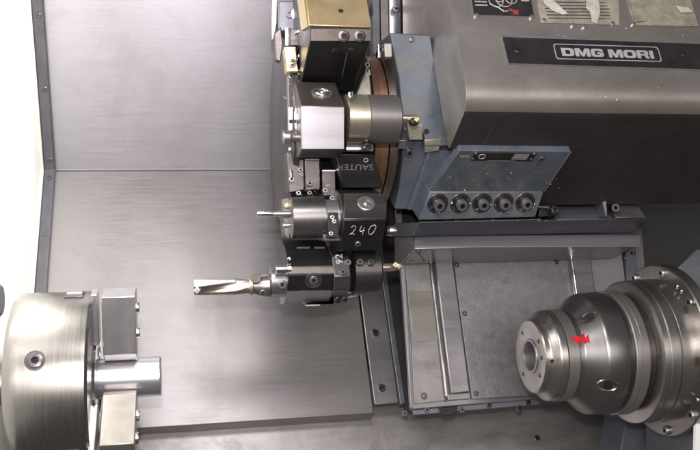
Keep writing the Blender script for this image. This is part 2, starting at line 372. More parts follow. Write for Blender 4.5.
# black information plate with pictogram
ip = mk('instruction_plate', panel_on(PH, [(469, -12), (530, -10), (535.5, 17.8), (473, 15.8)], .010, .002), m_alum, hd)
mk('plate_face', panel_on(PH, [(470.2, -11), (529, -9), (534, 16.6), (474.0, 14.8)], .004, .0125), m_plate, ip)
PHd = (PH[0]+PH[1]*.018, PH[1])
for (x0, x1, y) in ((474.5, 481, 1.6), (481.5, 486.5, 1.9), (475.2, 487.5, 5.3), (521, 529, .8)):
    mk('pictogram_line', ext([onp(x0, y-.6, PHd), onp(x1, y-.5, PHd), onp(x1+.2, y+.7, PHd), onp(x0+.2, y+.6, PHd)], PH[1]*.002), m_letter, ip, smooth=False)
for cx, cy, r in ((496, 1, .075), (504, 0, .085), (499, -2, .05), (511, -1, .06)):
    mk('pictogram_ring', ringloop(onp(cx, cy, PHd), PH[1], r, .005), m_letter, ip)
mk('pictogram_arrow', ext([onp(510, 8.5, PHd), onp(515, 10.5, PHd), onp(518, 9.5, PHd), onp(518.5, 14.5, PHd), onp(512, 14.6, PHd), onp(514, 12.6, PHd), onp(508, 10, PHd)], PH[1]*.002), m_redfade, ip, smooth=False)
mk('pictogram_tool', tube([onp(490, 4, PHd), onp(499, 8, PHd), onp(504, 11.5, PHd), onp(508, 11, PHd)], .006, 6), m_letter, ip)
for q in ((476.5, 15.0), (532, 16.8)): screw(onp(q[0], q[1], PHd), PH[1], .022, ip, 'rivet', m_alum, .15)
# two dirty pale plates
p1 = mk('pale_plate', panel_on(PH, [(534, -14), (618, -11), (619, 25.6), (541, 23.3)], .010, .002), m_pale, hd)
p2 = mk('pale_plate', panel_on(PH, [(622.5, -11), (688, -8), (698, 26.8), (634.5, 25.8)], .010, .002), m_pale, hd)
p1['label'] = 'pale plate with text rows and peeling clear film'; p2['label'] = 'pale stained plate with smeared picture'
for k_ in range(9):
    y = -8+3.2*k_; x0 = 541+.22*(y+8)+random.uniform(0, 3)
    mk('text_row', ext([onp(x0, y, PHd), onp(x0+66-random.uniform(0, 14), y+.6, PHd), onp(x0+64, y+1.5, PHd), onp(x0, y+.9, PHd)], PH[1]*.002) , m_seal, p1, smooth=False)
PHf = (PH[0]+PH[1]*.022, PH[1])
def blob(pts, m, parent, name, t=.006): return mk(name, ext([onp(x, y, PHf) for x, y in pts], PH[1]*t), m, parent, smooth=False)
blob([(541, -4), (549, -3), (556, 3), (562, 9), (568, 14), (563, 15), (553, 11), (545, 5)], m_film, p1, 'peeling_film')
blob([(586, -6), (596, -5), (599, 4), (600, 12), (597, 24), (592, 22), (590, 12), (586, 8)], m_film, p1, 'peeling_film')
blob([(627, -3), (634, -1), (639, 5), (645, 12), (646, 21), (636, 22), (633, 14)], m_pale, p2, 'peeling_film')
blob([(676, 6), (688, 8), (693, 12.5), (681, 13)], m_film, p2, 'peeling_film')
for q in ((544, 19.8), (573.5, 24.8), (585, 26.2), (613, 23), (634, 23.5)): screw(onp(q[0], q[1], PHd), PH[1], .024, hd, 'rivet', m_alum, .15)

# ================================================================== TURRET
TY, TZ = 9.4, at(320, 130, 9.4).z
tur = thing('tool_turret', 'round machine turret disc with dark drum carrying tool holders in front of the panels', 'turret', V((at(300, 130, 9.4).x, TY, TZ-1.1)))
def tl(prof, m, name, par=tur, n=96, bev=0):
    # prof: (column at near rim, radius)
    out = []
    for px, r in prof: out.append((xcol(px, TZ, TY-r)-0, r))
    x0 = out[0][0]
    return mk(name, cyl(V((x0, TY, TZ)), (1, 0, 0), [(x-x0, r) for x, r in out], n), m, par, bevel=bev)
xd = xcol(279, TZ, TY)
def tlx(prof, m, name, n=96, par=tur):
    return mk(name, cyl(V((0, TY, TZ)), (1, 0, 0), prof, n), m, par)
x0 = xd
tlx([(x0, .25), (x0, 1.03), (x0+.03, 1.09), (x0+.09, 1.10), (x0+.10, 1.06)], m_disc, 'disc')
tlx([(x0+.10, 1.0), (x0+.105, 1.04), (x0+.15, 1.04), (x0+.155, 1.0)], m_steel, 'rim')
tlx([(x0+.155, .9), (x0+.156, .97), (x0+.34, .97), (x0+.345, .9)], m_disc, 'hub')
xk = xcol(372, TZ, 8.6)
# twelve sided drum
def drum():
    vs, fs = [], []; n = 12; xa_, xb_ = x0+.34, xk+.02
    for x in (xa_, xb_):
        for k_ in range(n):
            w = R_(20+30*k_); vs.append(V((x, TY-.93*math.cos(w), TZ-.93*math.sin(w))))
    fs = [tuple(range(n)), tuple(range(n, 2*n))]+[(i, (i+1) % n, n+(i+1) % n, n+i) for i in range(n)]
    return vs, fs
mk('drum', drum(), m_black, tur, bevel=.015)
tl([(370, .3), (371.5, .80), (372.5, .83), (389.5, .86), (390, .80)], m_copper, 'coupling_ring')
tl([(390.2, .80), (391, .885), (398.5, .90), (400, .86), (401, .3)], m_bronze, 'coupling_ring')
# rim pieces on the left of the holders
def px_poly(pts, Y, t, m, name, par, bevel=.01):
    return mk(name, ext([at(x, y, Y) for x, y in pts], V((0, t, 0))), m, par, bevel=bevel)
px_poly([(279, 1.5), (304, 1), (304, 31), (279, 31)], 8.75, .3, m_ledge, 'guard_plate', tur)
ring_c = at(298.5, 14.5, 8.74)
mk('boss', cyl(ring_c, (0, -1, 0), [(-.01, .085), (.03, .085), (.035, .075), (.036, .03), (.0, .028)], 32), m_alum, tur)
mk('boss', cyl(at(290, 14.5, 8.74), (0, -1, 0), [(-.01, .04), (.02, .04), (.02, .02), (0, .018)], 24), m_dark, tur)
px_poly([(271.5, -5), (277.5, -5), (277, 24), (273.5, 40), (271.8, 40)], 8.9, .12, m_mid, 'guide_strip', tur)
px_poly([(274.5, 33), (281, 27), (283, 45), (280.5, 62), (276, 60)], 8.62, .12, m_dark, 'clamp', tur)
mk('pin', cyl(at(287.5, 27.5, 8.5), (0, 0, -1), [(0, .012), (.01, .028), (.19, .028), (.2, .012)], 20), m_steel, tur)
px_poly([(290.5, 28.5), (299.5, 28.5), (299, 46), (290.5, 46)], 8.46, .2, m_dark, 'clamp', tur)
px_poly([(284.5, 46.5), (296, 46.5), (297, 62), (299, 72), (287, 72), (286, 60)], 8.35, .2, m_gold, 'clamp_block', tur)
mk('nozzle', cyl(at(291.8, 63.5, 8.35), (0, -1, .1), [(-.02, .045), (.03, .045), (.032, .022), (.0, .02)], 24), m_screw, tur)
mk('nozzle_ball', cyl(at(292, 64, 8.32), (0, -1, .1), [(0, .02), (.03, .018), (.038, .008)], 16), m_carb, tur)
px_poly([(297, 29), (301, 29), (301, 33), (295, 33)], 8.40, .1, m_steel, 'clip', tur)
px_poly([(297.5, 53.5), (302, 53.5), (302, 58), (297.5, 58)], 8.38, .1, m_steel, 'clip', tur)
px_poly([(288.5, 73), (299, 73), (299.5, 108), (289, 108)], 8.45, .2, m_mid, 'clamp', tur)
for q, r in (((291, 77), .028), ((296, 80), .03), ((292.5, 83.5), .028), ((294.5, 88), .024)):
    screw(at(q[0], q[1], 8.44), (0, -1, .15), r, tur, 'screw', m_screw, .6)
px_poly([(288.4, 106.5), (293.2, 106.5), (292.8, 131), (288.8, 131)], 8.2, .1, m_bright, 'gauge_strip', tur)
mk('hole', cyl(at(291, 121.5, 8.2), (0, -1, 0), [(0, .012), (.004, .022), (.0045, .012)], 16), m_hole, tur)
mk('side_ring', lath(120, 8.2, [(293.8, 8), (295, 15), (298.4, 16), (299.6, 14)], 296, 40), m_steel, tur)
mk('knob', lath(137.5, 8.05, [(282, 2), (282.6, 6), (284, 7), (289.5, 7), (291, 5), (293, 4.4), (300, 4.6)], 290, 40), m_mid, tur)
px_poly([(288.8, 146.8), (292, 146.8), (291.8, 151), (288.9, 151)], 8.15, .06, m_bright, 'clip', tur)
# brackets below the front block
px_poly([(287, 152), (304, 152), (304.5, 190), (289, 193)], 8.42, .3, m_dark, 'bracket', tur)
px_poly([(305, 159.5), (320, 159.5), (320.5, 189), (305.5, 191)], 8.36, .3, m_dark, 'bracket', tur)
px_poly([(322.2, 170.5), (335.6, 170.5), (336, 196), (322.5, 196)], 8.34, .3, m_dark, 'bracket', tur)
px_poly([(305.4, 158.6), (319.4, 158.6), (319.4, 159.8), (305.4, 159.8)], 8.35, .2, m_alum, 'edge', tur, 0)
px_poly([(322.4, 170), (335.4, 170), (335.4, 171.2), (322.4, 171.2)], 8.33, .2, m_alum, 'edge', tur, 0)
for x, y, r in ((291.5, 179.5, .03), (300.5, 170, .026), (301.5, 174.5, .02), (298.5, 193, .026), (309.5, 183.5, .032), (325, 190.5, .028), (328, 186, .02), (332, 198, .026), (309.5, 193, .024)):
    screw(at(x, y, 8.34 if x > 303 else 8.41), (0, -1, .1), r, tur, 'screw', m_screw if x == 309.5 else m_mid, .7)
mk('pin', tube([at(291, 170, 8.40), at(291.8, 178, 8.38)], .014), m_steel, tur)
# name label on the drum flat, seen upside down
lp = mk('label_plate', ext([at(335.5, 154, 8.10), at(373, 154, 8.10), at(384.5, 188, 8.22), at(343.5, 188, 8.22)], V((0, .45, 0))), m_black, tur, bevel=.012)
n_ = V((0, -.96, -.25)).normalized(); upv = -(V((0, 0, 1))-n_*n_.z)
pA, pB = at(336, 168, 8.15), at(374, 168, 8.15)
ppl = plane(355, (154, 8.10), (188, 8.22))
upn = ppl[1].cross(V((1, 0, 0))); upn = upn if upn.z > 0 else -upn
text('SAUTER', onp(355.5, 167, (ppl[0]+ppl[1]*.004, ppl[1])), V((-1, 0, 0)), -upn, .085, m_jawb, lp, bold=.0, xs=1.25, ext_=.003)
mk('emblem', ringloop(onp(366, 160.2, (ppl[0]+ppl[1]*.004, ppl[1])), ppl[1], .02, .004), m_letter, lp)
# beige bracket + key wire at the copper ring
px_poly([(357, 95), (360, 85), (364, 75), (369, 70), (371.5, 94.5), (371, 97)], 8.42, .15, m_pale, 'bracket', tur)
mk('key_wire', join(ringloop(at(367.3, 65, 8.25), (0.2, -1, .1), .022, .007), tube([at(369, 58, 8.25), at(368, 62, 8.24)], .009), tube([at(367, 68, 8.24), at(365.8, 72, 8.25), at(364.8, 75.5, 8.27)], .008), tube([at(369, 69, 8.24), at(370, 75, 8.26)], .007)), m_alum, tur)
px_poly([(383.8, 43), (392, 43), (392.5, 57.5), (384.5, 57.5)], 8.42, .15, m_jawb, 'stop_block', tur)
mk('fitting', join(cyl(at(378.5, 58, 8.4), (0, 0, 1), [(0, .03), (.06, .03), (.065, .018), (.14, .018)], 16)), m_steel, tur)
screw(at(381.5, 50, 8.45), (-1, -.6, 0), .035, tur, 'screw', m_mid)

# ------------------------------------------------------------------ holders
GH = 'tool holders mounted round the turret'
# top holder
h0 = thing('tool_holder', 'tall black tool holder with top face tinted as a gold reflection, uppermost on the turret', 'tool holder', at(340, 92, 8.3), GH)
xa, xb = at(311, 30, 7.55).x, at(371.3, 30, 7.55).x
mk('body', ext([V((xa, Y, at(340, py, Y).z)) for py, Y in [(-40, 8.06), (28, 7.60), (42, 7.62), (91, 8.42), (91, 8.8), (-40, 8.8)]], V((xb-xa, 0, 0))), m_black, h0, bevel=.012)
P0 = plane(340, (-40, 8.06), (28, 7.60))
mk('top_plate', ext([V((xa-.012, *(lambda p: (p.y, p.z))(onp(340, y, P0)))) for y in (-40, 27.4)]+[], V((0, 0, 0))) if False else ext([onp(311.2, 27.6, P0), onp(371.2, 27.6, P0), onp(371.2, 27.6, P0)+V((0, .40, .348*1.0))*1.4, onp(311.2, 27.6, P0)+V((0, .40, .348))*1.4], V((0, 0, 0.0))+P0[1]*.02) if False else
   ext([V((xa-.01, p.y, p.z)) for p in (onp(340, 27.6, P0), onp(340, -39, P0), onp(340, -39, P0)-P0[1]*(-.02), onp(340, 27.6, P0)-P0[1]*(-.02))], V((xb-xa+.02, 0, 0))), m_gold, h0, bevel=.005)
mk('side_plate', ext([V((xa-.003, 7.64, at(311, 27, 7.64).z)), V((xa-.003, 8.05, at(311, 31, 8.05).z)), V((xa-.003, 8.6, at(311, -40, 8.6).z)), V((xa-.003, 8.1, at(311, -40, 8.1).z))], V((-.018, 0, 0))), m_gold, h0)
P0b = plane(340, (28, 7.60), (42, 7.62))
mk('front_band', panel_on(P0b, [(311.4, 29), (371, 29), (371, 41.3), (311, 41.3)], .012, .001), m_oily, h0, bevel=.004)
screw(onp(343.5, 36.5, P0b)+P0b[1]*.013, P0b[1], .055, h0, 'bolt', m_dark, .3)
screw(onp(359.5, 36.5, P0b)+P0b[1]*.013, P0b[1], .055, h0, 'bolt', m_dark, .3)
P0c = plane(340, (42, 7.62), (91, 8.42))
screw(onp(335, 50.5, P0c), P0c[1], .03, h0, 'bolt', m_screw, .2); screw(onp(351.5, 49.5, P0c), P0c[1], .03, h0, 'bolt', m_screw, .2)
mk('joint', tube([onp(347, 53, P0c), onp(342, 78, P0c)], .005, 6), m_mid, h0)
mk('hole', cyl(onp(340.5, 12.5, P0)+P0[1]*.02, P0[1], [(0, .012), (.002, .026), (.003, .012)], 16), m_hole, h0)
mk('knob', lath(10, 7.75, [(371, 7), (372.4, 6.6), (372.8, 5)], 371, 24), m_mid, h0)

def dmesh(m, name, par, *vfs, **k): return mk(name, join(*vfs), m, par, **k)
# front block holder
h1 = thing('tool_holder', 'square bright steel tool holder block with ringed round sleeve, second from the top', 'tool holder', at(330, 150, 8.1), GH)
s1 = [(82, 8.24), (106, 7.80), (150, 7.84), (158, 8.15), (90, 8.3)]
mk('block', prism(301, 344.5, s1, 106, 7.80, 322), m_oily, h1, bevel=.012)
P1 = plane(322, (106, 7.80), (150, 7.84)); P1t = plane(322, (82, 8.24), (106, 7.80))
mk('lighter_face', panel_on(P1, [(301.3, 106.9), (344.2, 106.9), (344.2, 149.4), (301.6, 149.4)], .012, .001), m_front, h1, bevel=.006)  # front coloured lighter than the block, painting in the mirrored lamp
ct = onp(322, 93.5, P1t)
mk('clamp_screw', cyl(ct, P1t[1], [(-.01, .105), (.012, .105), (.016, .1), (.016, .075), (.004, .07), (.004, .058), (.02, .052), (.02, .035), (.008, .03), (.03, .012)], 40), m_mid, h1)
mk('spring', join(*[ringloop(ct+P1t[1]*.015, P1t[1], r, .005) for r in (.035, .052, .068)]), m_steel, h1)
mk('ring', lath(119, 8.05, [(344, 22), (345.4, 24.5), (365.5, 24.5), (366.3, 23.5)], 355), m_goldr, h1)
mk('sleeve', lath(119, 8.05, [(366, 20), (366.4, 24.2), (395.8, 24.2), (397.3, 22.5), (397.6, 5)], 370), m_sleeve, h1)
mk('set_screw', cyl(at(350.5, 96, 7.95), (0, -.3, 1), [(-.02, .03), (.04, .026), (.05, .012)], 16), m_steel, h1)
px_poly([(346, 147), (362, 147), (362, 150), (346, 150)], 8.1, .3, m_alum, 'clip', h1, .004)
screw(at(367.8, 146.5, 8.0), (0, -1, -.2), .04, h1, 'screw', m_screw, .5)
px_poly([(346, 143), (374, 143), (374, 152), (346, 152)], 8.12, .3, m_dark, 'foot', h1)
def insert_tip(c, s, m, par, name='insert', th=.03):
    c = V(c); return mk(name, ext([c+V((s, 0, .2*s)), c+V((.1*s, 0, s)), c+V((-s, 0, -.1*s)), c+V((0, 0, -s))], V((0, th, 0))), m, par, bevel=.004)
# boring bar held in the front block
b1 = thing('boring_bar', 'short golden boring bar sticking out of the ringed sleeve towards the blue housing', 'boring bar', at(398, 119, 8.05))
mk('shank', lath(118.5, 8.05, [(396.5, 4), (399, 4.3), (414, 4.2), (417.2, 3.4), (418.6, 1)], 405, 28), m_goldr, b1)
mk('head', lath(122, 8.0, [(408.6, 1), (410.5, 3.8), (415, 4.3), (417.8, 3), (418.6, 1)], 413, 24), m_dark, b1)
insert_tip(at(417.0, 119.5, 7.93), .032, m_carb, b1)

# holder scratched 240
h2 = thing('tool_holder', 'dark tool holder block with the number 240 scratched on it, third from the top', 'tool holder', at(360, 252, 8.4), GH)
s2 = [(189, 8.35), (193, 8.02), (220, 7.80), (250, 8.02), (254, 8.6), (189, 8.9)]
mk('block', prism(344, 386.5, s2, 220, 7.80, 365), m_black, h2, bevel=.010)
P2 = plane(365, (193, 8.02), (220, 7.80)); P2b = plane(365, (220, 7.80), (250, 8.02))
mk('lighter_face', panel_on(P2, [(343.8, 193.8), (387.2, 193.8), (386.2, 219.4), (343.8, 219.4)], .008, .001), m_dark, h2, bevel=.004)
c2 = onp(366, 204.5, P2)
mk('clamp_screw', cyl(c2, P2[1], [(-.01, .09), (.02, .09), (.026, .082), (.026, .055), (.012, .05), (.012, .03), (.03, .012)], 36), m_mid, h2)
mk('clip', tube([c2+P2[1]*.02+V((.01, 0, .01)), c2+P2[1]*.03+V((.04, 0, -.04))], .014), m_steel, h2)
P2s = (P2b[0]+P2b[1]*.003, P2b[1])
def stroke(pts, r=.0036): return tube([onp(x, y, P2s) for x, y in pts], r, 6)
mk('scratched_number', join(
    stroke([(351.5, 227.5), (353.5, 225.4), (355.7, 226.5), (355, 229.5), (352, 233.5), (349.8, 234.2), (352, 233.2), (354.5, 234.6)]),
    stroke([(361.6, 225.8), (359.6, 230.6), (360.2, 231.6), (364.6, 230.2)]), stroke([(364.2, 227.6), (362.6, 234.4)]),
    stroke([(373.6, 225.2), (370.6, 226.6), (368.6, 230.6), (369, 234), (371, 234.6), (374, 231.6), (376, 227.4), (375.2, 225), (373.6, 225.2)])), m_scratch, h2, smooth=False)
screw(onp(357.8, 243.5, P2b), P2b[1], .03, h2, 'screw', m_mid, .5)
mk('barrel', lath(217.5, 8.25, [(289.6, 15), (291, 20.5), (323, 21), (323.8, 19)], 305), m_turnd, h2)
mk('ring', lath(218.5, 8.2, [(324, 17), (324.6, 19), (342.2, 19), (343.4, 17)], 333), m_mid, h2)
px_poly([(328.3, 212.3), (338.4, 212.3), (338.8, 238), (327.5, 238)], 7.955, .1, m_black, 'key', h2, .008)
for q in ((332.3, 217.2), (334.2, 221.4), (331, 233.4)): screw(at(q[0], q[1], 7.95), (0, -1, 0), .022, h2, 'screw', m_steel, .5)
px_poly([(322.8, 234), (343.5, 234), (343.5, 241.5), (323.2, 241.5)], 8.08, .3, m_dark, 'foot', h2)
mk('end_cap', lath(231, 8.15, [(384, 3.4), (386.2, 5), (388.5, 4.6), (389.2, 5), (395.5, 5), (396.6, 4)], 390, 32), m_turn, h2)
mk('lug', lath(225, 8.35, [(282.6, 1), (283.5, 2.6), (290, 3)], 286, 16), m_goldr, h2)
px_poly([(281.5, 199), (289.6, 197), (290.5, 216), (290, 241), (284, 236)], 8.35, .25, m_dark, 'flange', h2)
mk('lug', cyl(at(286.7, 206, 8.33), (0, -1, 0), [(0, .03), (.03, .026), (.036, .01)], 16), m_carb, h2)
b2 = thing('drill_bit', 'thin short shiny drill bit pointing left from the upper round barrel', 'drill bit', at(290, 214, 8.2))
mk('shank', lath(213.8, 8.2, [(273, 2.4), (274, 2.8), (291, 2.8), (291.5, 2)], 280, 24), m_mid, b2)
mk('cutting_end', lath(213.8, 8.2, [(256.8, 1.6), (257.2, 2.6), (270, 2.7), (274, 2.4)], 265, 24), m_steel, b2)

# holder marked 92
h3 = thing('tool_holder', 'black tool holder with 92 painted beside its screws, lowest on the turret', 'tool holder', at(330, 303, 8.7), GH)
s3 = [(240, 8.62), (247, 8.40), (256, 8.22), (266, 8.12), (275, 8.10), (290, 8.16), (303, 8.50), (303, 8.9), (240, 8.95)]
mk('body', prism(288, 333, s3[:6]+[(290.5, 8.2), (290.5, 8.9), (240, 8.95)], 270, 8.12, 310), m_black, h3, bevel=.008)
s3c = [(290.8, 8.19), (303, 8.48), (303, 8.85), (290.8, 8.85)]
mk('chamfer', prism(287, 333.5, s3c, 291, 8.19, 310), m_mid, h3, bevel=.006)
P3 = plane(310, (266, 8.12), (275, 8.10))
mk('red_brown_band', panel_on(P3, [(288.3, 267.6), (333.4, 267.0), (333.4, 273), (288.3, 273.6)], .008, .001), m_oily, h3, bevel=.003)
for y in (267.1, 273.4): mk('edge_line', tube([onp(288, y+.2, (P3[0]+P3[1]*.008, P3[1])), onp(333.6, y-.3, (P3[0]+P3[1]*.008, P3[1]))], .006, 6), m_jawb, h3)
P3b = plane(310, (275, 8.10), (290, 8.16))
screw(onp(313.5, 280, P3b), P3b[1], .045, h3, 'screw', m_mid, .3)
mk('engraved_ring', join(*[ringloop(onp(313.5, 280, P3b)+P3b[1]*.002, P3b[1], r, .0035) for r in (.06, .08)]), m_mid, h3)
P3u = plane(310, (247, 8.40), (256, 8.22))
t3 = onp(311, 247.8, (P3u[0]+P3u[1]*.004, P3u[1])); u3 = P3u[1].cross(V((1, 0, 0))); u3 = u3 if u3.z > 0 else -u3
# illegible small maker marking: two dashes of fine print
for a, b in ((297, 311.5), (314.5, 325)):
    mk('fine_print', join(*[ext([onp(x, 246.9, (P3u[0]+P3u[1]*.002, P3u[1])), onp(x+.9, 246.9, (P3u[0]+P3u[1]*.002, P3u[1])), onp(x+.9, 248.5, (P3u[0]+P3u[1]*.002, P3u[1])), onp(x, 248.5, (P3u[0]+P3u[1]*.002, P3u[1]))], P3u[1]*.002) for x in [a+1.5*i for i in range(int((b-a)/1.5))]]), m_letter, h3, smooth=False)
# marked collar
s3d = [(246, 8.40), (256, 8.16), (276, 8.06), (290, 8.10), (298, 8.45), (298, 8.9), (246, 8.9)]
mk('collar', prism(333.6, 350.5, s3d, 268, 8.08, 342), m_dark, h3, bevel=.01)
P3d = plane(342, (256, 8.16), (276, 8.06))
tn = onp(339.5, 259, (P3d[0]+P3d[1]*.004, P3d[1])); ud = P3d[1].cross(V((1, 0, 0))); ud = ud if ud.z > 0 else -ud
text('92', tn, ud, V((-1, 0, 0)), .105, m_letter, h3, bold=.01, ext_=.003, space=1.15)
screw(onp(342.8, 272.3, P3d), P3d[1], .034, h3, 'screw', m_screw, .4)
mk('barrel', lath(271, 8.42, [(350.8, 20), (351.2, 24), (376.5, 24), (378, 22.5), (378.4, 8)], 362), m_dark, h3)
for x, y in ((347.8, 262.5), (360, 262), (371, 262)): screw(at(x, y, 8.15 if x > 350 else 8.13), (0, -1, .35), .036, h3, 'screw', m_screw, .35)
px_poly([(316, 303.4), (358.5, 297), (361, 290), (333.5, 293), (333, 303)][::-1], 8.46, .35, m_mid, 'foot', h3)
px_poly([(305, 303.2), (321, 303), (320, 306), (306, 306.3)], 8.5, .2, m_alum, 'clip', h3, .004)
screw(at(338, 300, 8.45), (0, -1, -.3), .035, h3, 'screw', m_screw, .4); screw(at(345, 299.4, 8.45), (0, -1, -.3), .028, h3, 'screw', m_screw, .4)
mk('neck', lath(281, 8.35, [(269.5, 11), (270.5, 15), (287, 15.5), (289, 15)], 280, 48), m_mid, h3)
mk('lower_lip', lath(284, 8.4, [(269.5, 10), (270, 12.5), (288, 12.7), (289, 12)], 280, 48), m_dark, h3)
mk('lock_nut', lath(269.3, 8.15, [(275.5, 3), (276.3, 4.6), (284, 4.6), (285, 3.6), (286.2, 3.6), (287.2, 5.5), (290.5, 6)], 280, 28), m_steel, h3)
screw(at(282.2, 284.5, 8.155), (0, -1, -.15), .042, h3, 'screw', m_mid, .4)
for y in (259, 262.5, 266): screw(at(289.2, y, 8.2), (-.3, -1, .2), .018, h3, 'screw', m_steel, .6)
# long drill
b3 = thing('insert_drill', 'long silver fluted drill pointing left from the lowest tool holder', 'drill', at(270, 286, 8.3))
def flute():
    c = at(194, 286.3, 8.35); e = at(252, 286.8, 8.35); d = depth(220, 286, 8.35)/F; Lx = e-c
    n = 48; rows = 70; vs = []; fs = []
    for i in range(rows+1):
        s = i/rows; R = (8.6 if s < .70 else 8.6-1.4*math.sin(min(1, (s-.70)/.3)*math.pi/2)+(2.4*max(0, (s-.9)/.1)**2))*d
        notch = 1 if s < .72 else max(0, 1-(s-.72)/.16)
        for k_ in range(n):
            w = 2*math.pi*k_/n; tw = 2.3+s*1.5
            q = 0
            for o_ in (0, math.pi):
                dlt = (w-tw-o_+math.pi) % (2*math.pi)-math.pi
                q = max(q, math.exp(-(dlt/.52)**4))
            r = R*(1-.30*q*notch)
            if i == 0: r *= .93
            vs.append(c+Lx*s+V((0, -math.cos(w), math.sin(w)))*r)
    for i in range(rows):
        for k_ in range(n): fs.append((i*n+k_, i*n+(k_+1) % n, (i+1)*n+(k_+1) % n, (i+1)*n+k_))
    fs += [tuple(range(n)), tuple(range(rows*n, rows*n+n))]
    return vs, fs
mk('fluted_body', flute(), m_drill, b3)
insert_tip(at(197.2, 290.5, 8.255), .04, m_steel, b3)
mk('collar', lath(286, 8.35, [(249, 7), (253, 8.2), (259, 10.5), (262, 11.5), (268.5, 12), (269.8, 11)], 262, 48), m_nose, b3)
mk('pocket', cyl(at(256, 278.8, 8.28), (-.3, -1, .5), [(0, .055), (.012, .05), (.013, .02)], 20), m_oily, b3)
screw(at(263, 292.5, 8.26), (0, -1, -.4), .035, b3, 'screw', m_mid, .4)
b4 = thing('boring_bar', 'golden boring bar with a bright cutting insert, right end of the lowest holder', 'boring bar', at(380, 267, 8.4))
mk('shank', lath(267.3, 8.4, [(377.5, 3), (379, 4.1), (392, 4.1), (395, 3.2), (400.5, 3), (401.4, 1.5)], 388, 28), m_goldr, b4)
insert_tip(at(399.2, 266.3, 8.28), .03, m_carb, b4); insert_tip(at(395.5, 264.8, 8.30), .035, m_alum, b4)

# ================================================================== BLUE TURRET HOUSING
bh = thing('turret_housing', 'blue grey painted cast housing between the turret and the large cover, on a bolted foot', 'housing', at(450, 215, 8.9))
mk('upper_plate', ext([at(x, y, 8.5) for x, y in [(389.5, 32.5), (430.5, 35), (434.5, 60), (440, 95), (450, 146), (425, 146.5), (424, 133), (404, 131), (402.6, 110), (398.5, 75), (393, 50)]], V((0, .5, 0))), m_blue, bh, bevel=.015)
PBl = plane(420, (120, 8.48), (210, 8.98))
mk('lower_web', panel_on(PBl, [(402, 130), (449, 133), (461, 150), (434, 190), (428, 210), (394.5, 209), (399, 190), (402.5, 160)], -.5, -.02), m_blue, bh, bevel=.012)
mk('rib', panel_on(PBl, [(428, 147), (460, 150.5), (433, 190), (423, 208), (406, 208)], .06, .0), m_blue, bh, bevel=.015)
mk('lug', panel_on(PBl, [(405, 121), (420.5, 121.5), (420.5, 137), (407, 137)], .10, .03), m_pale, bh, bevel=.012)
mk('stained_lug', panel_on(PBl, [(424, 139), (441, 138), (438, 150), (424, 152)], .03, .07), m_pale, bh, bevel=.008)
mk('stop', panel_on(PBl, [(396, 136), (403.5, 136), (403, 145), (395, 145)], .12, .03), m_jawb, bh, bevel=.008)
screw(onp(409, 152.5, (PBl[0]+PBl[1]*.0, PBl[1])), PBl[1], .045, bh, 'bolt', m_mid, .6)
screw(at(412, 39.5, 8.49), (0, -1, 0), .028, bh, 'bolt', m_screw, .3)
mk('hole', cyl(at(426.5, 131.5, 8.497), (0, -1, 0), [(0, .01), (.004, .03), (.005, .01)], 16), m_hole, bh)
# foot plate lying against the underside of the cover
PFt = plane(500, (150, 7.90), (190, 8.48))
mk('foot_plate', panel_on(PFt, [(459.5, 150.5), (571, 151.5), (544, 191.5), (430, 191)], -.10, .0), m_blue, bh, bevel=.01)
mk('plate_edge', tube([onp(571, 151.8, (PFt[0]+PFt[1]*.002, PFt[1])), onp(544.3, 191.6, (PFt[0]+PFt[1]*.002, PFt[1]))], .008, 6), m_jawb, bh)
PFb = plane(490, (191, 8.47), (221, 8.62))
mk('bolt_flange', panel_on(PFb, [(430, 191.4), (544, 191.6), (535.5, 217.5), (418.5, 220.5)], -.3, .0), m_blue, bh, bevel=.015)
for i, (x, y) in enumerate(((437.8, 203.5), (460.3, 203.3), (482, 203), (503.5, 202.7), (525, 202.3))):
    c = onp(x, y, PFb); n = PFb[1]
    # arched pocket round each bolt
    o = mk('bolt_pocket', cyl(c+n*.001, n, [(0, .02), (0, .118), (.007, .112), (.008, .02)], 32), m_dark, bh)
    o = mk('washer', cyl(c, n, [(0, .02), (.012, .09), (.03, .088), (.032, .03)], 32), m_screw, bh)
    screw(c+n*.03, n, .062, bh, 'bolt', m_mid, .9)
    for k_ in range(9):
        a_ = random.uniform(0, 6.28); rr = random.uniform(.075, .115); p = c+n*.02+V((math.cos(a_)*rr, 0, math.sin(a_)*rr))
        if k_ == 0: chips = []
        d_ = V((random.uniform(-1, 1), random.uniform(-.3, .3), random.uniform(-1, 1))).normalized()*.018
        chips.append(tube([p-d_, p+V((0, -.01, .008)), p+d_], .004, 5))
    oo = mk('metal_chips', join(*chips), m_alum, bh)
# type plate on the foot
PFd = (PFt[0]+PFt[1]*.002, PFt[1])
tp = mk('type_plate', panel_on(PFt, [(474.5, 152.6), (536.5, 153.2), (531.5, 160.6), (470.5, 160)], .008, .002), m_plate, bh)
PFe = (PFt[0]+PFt[1]*.0115, PFt[1])
uf = PFt[1].cross(V((1, 0, 0))); uf = uf if uf.z > 0 else -uf
mk('emblem', ringloop(onp(482, 156.6, PFe), PFt[1], .035, .005), m_letter, tp)
for k_ in range(4):
    y = 154.2+1.5*k_; mk('text_row', ext([onp(515-k_*1.2, y, PFe), onp(530-k_*1.1, y+.1, PFe), onp(529.5-k_*1.1, y+.8, PFe), onp(514.6-k_*1.2, y+.7, PFe)], PFt[1]*.002), m_letter, tp, smooth=False)
for q in ((476, 153.8), (473, 158.8), (534.3, 154.4), (531.2, 159.2)): screw(onp(q[0], q[1], PFe), PFt[1], .014, tp, 'rivet', m_alum, .15)
mk('edge_line', tube([onp(487, 160.9, PFe), onp(515, 161.1, PFe)], .005, 6), m_alum, bh)
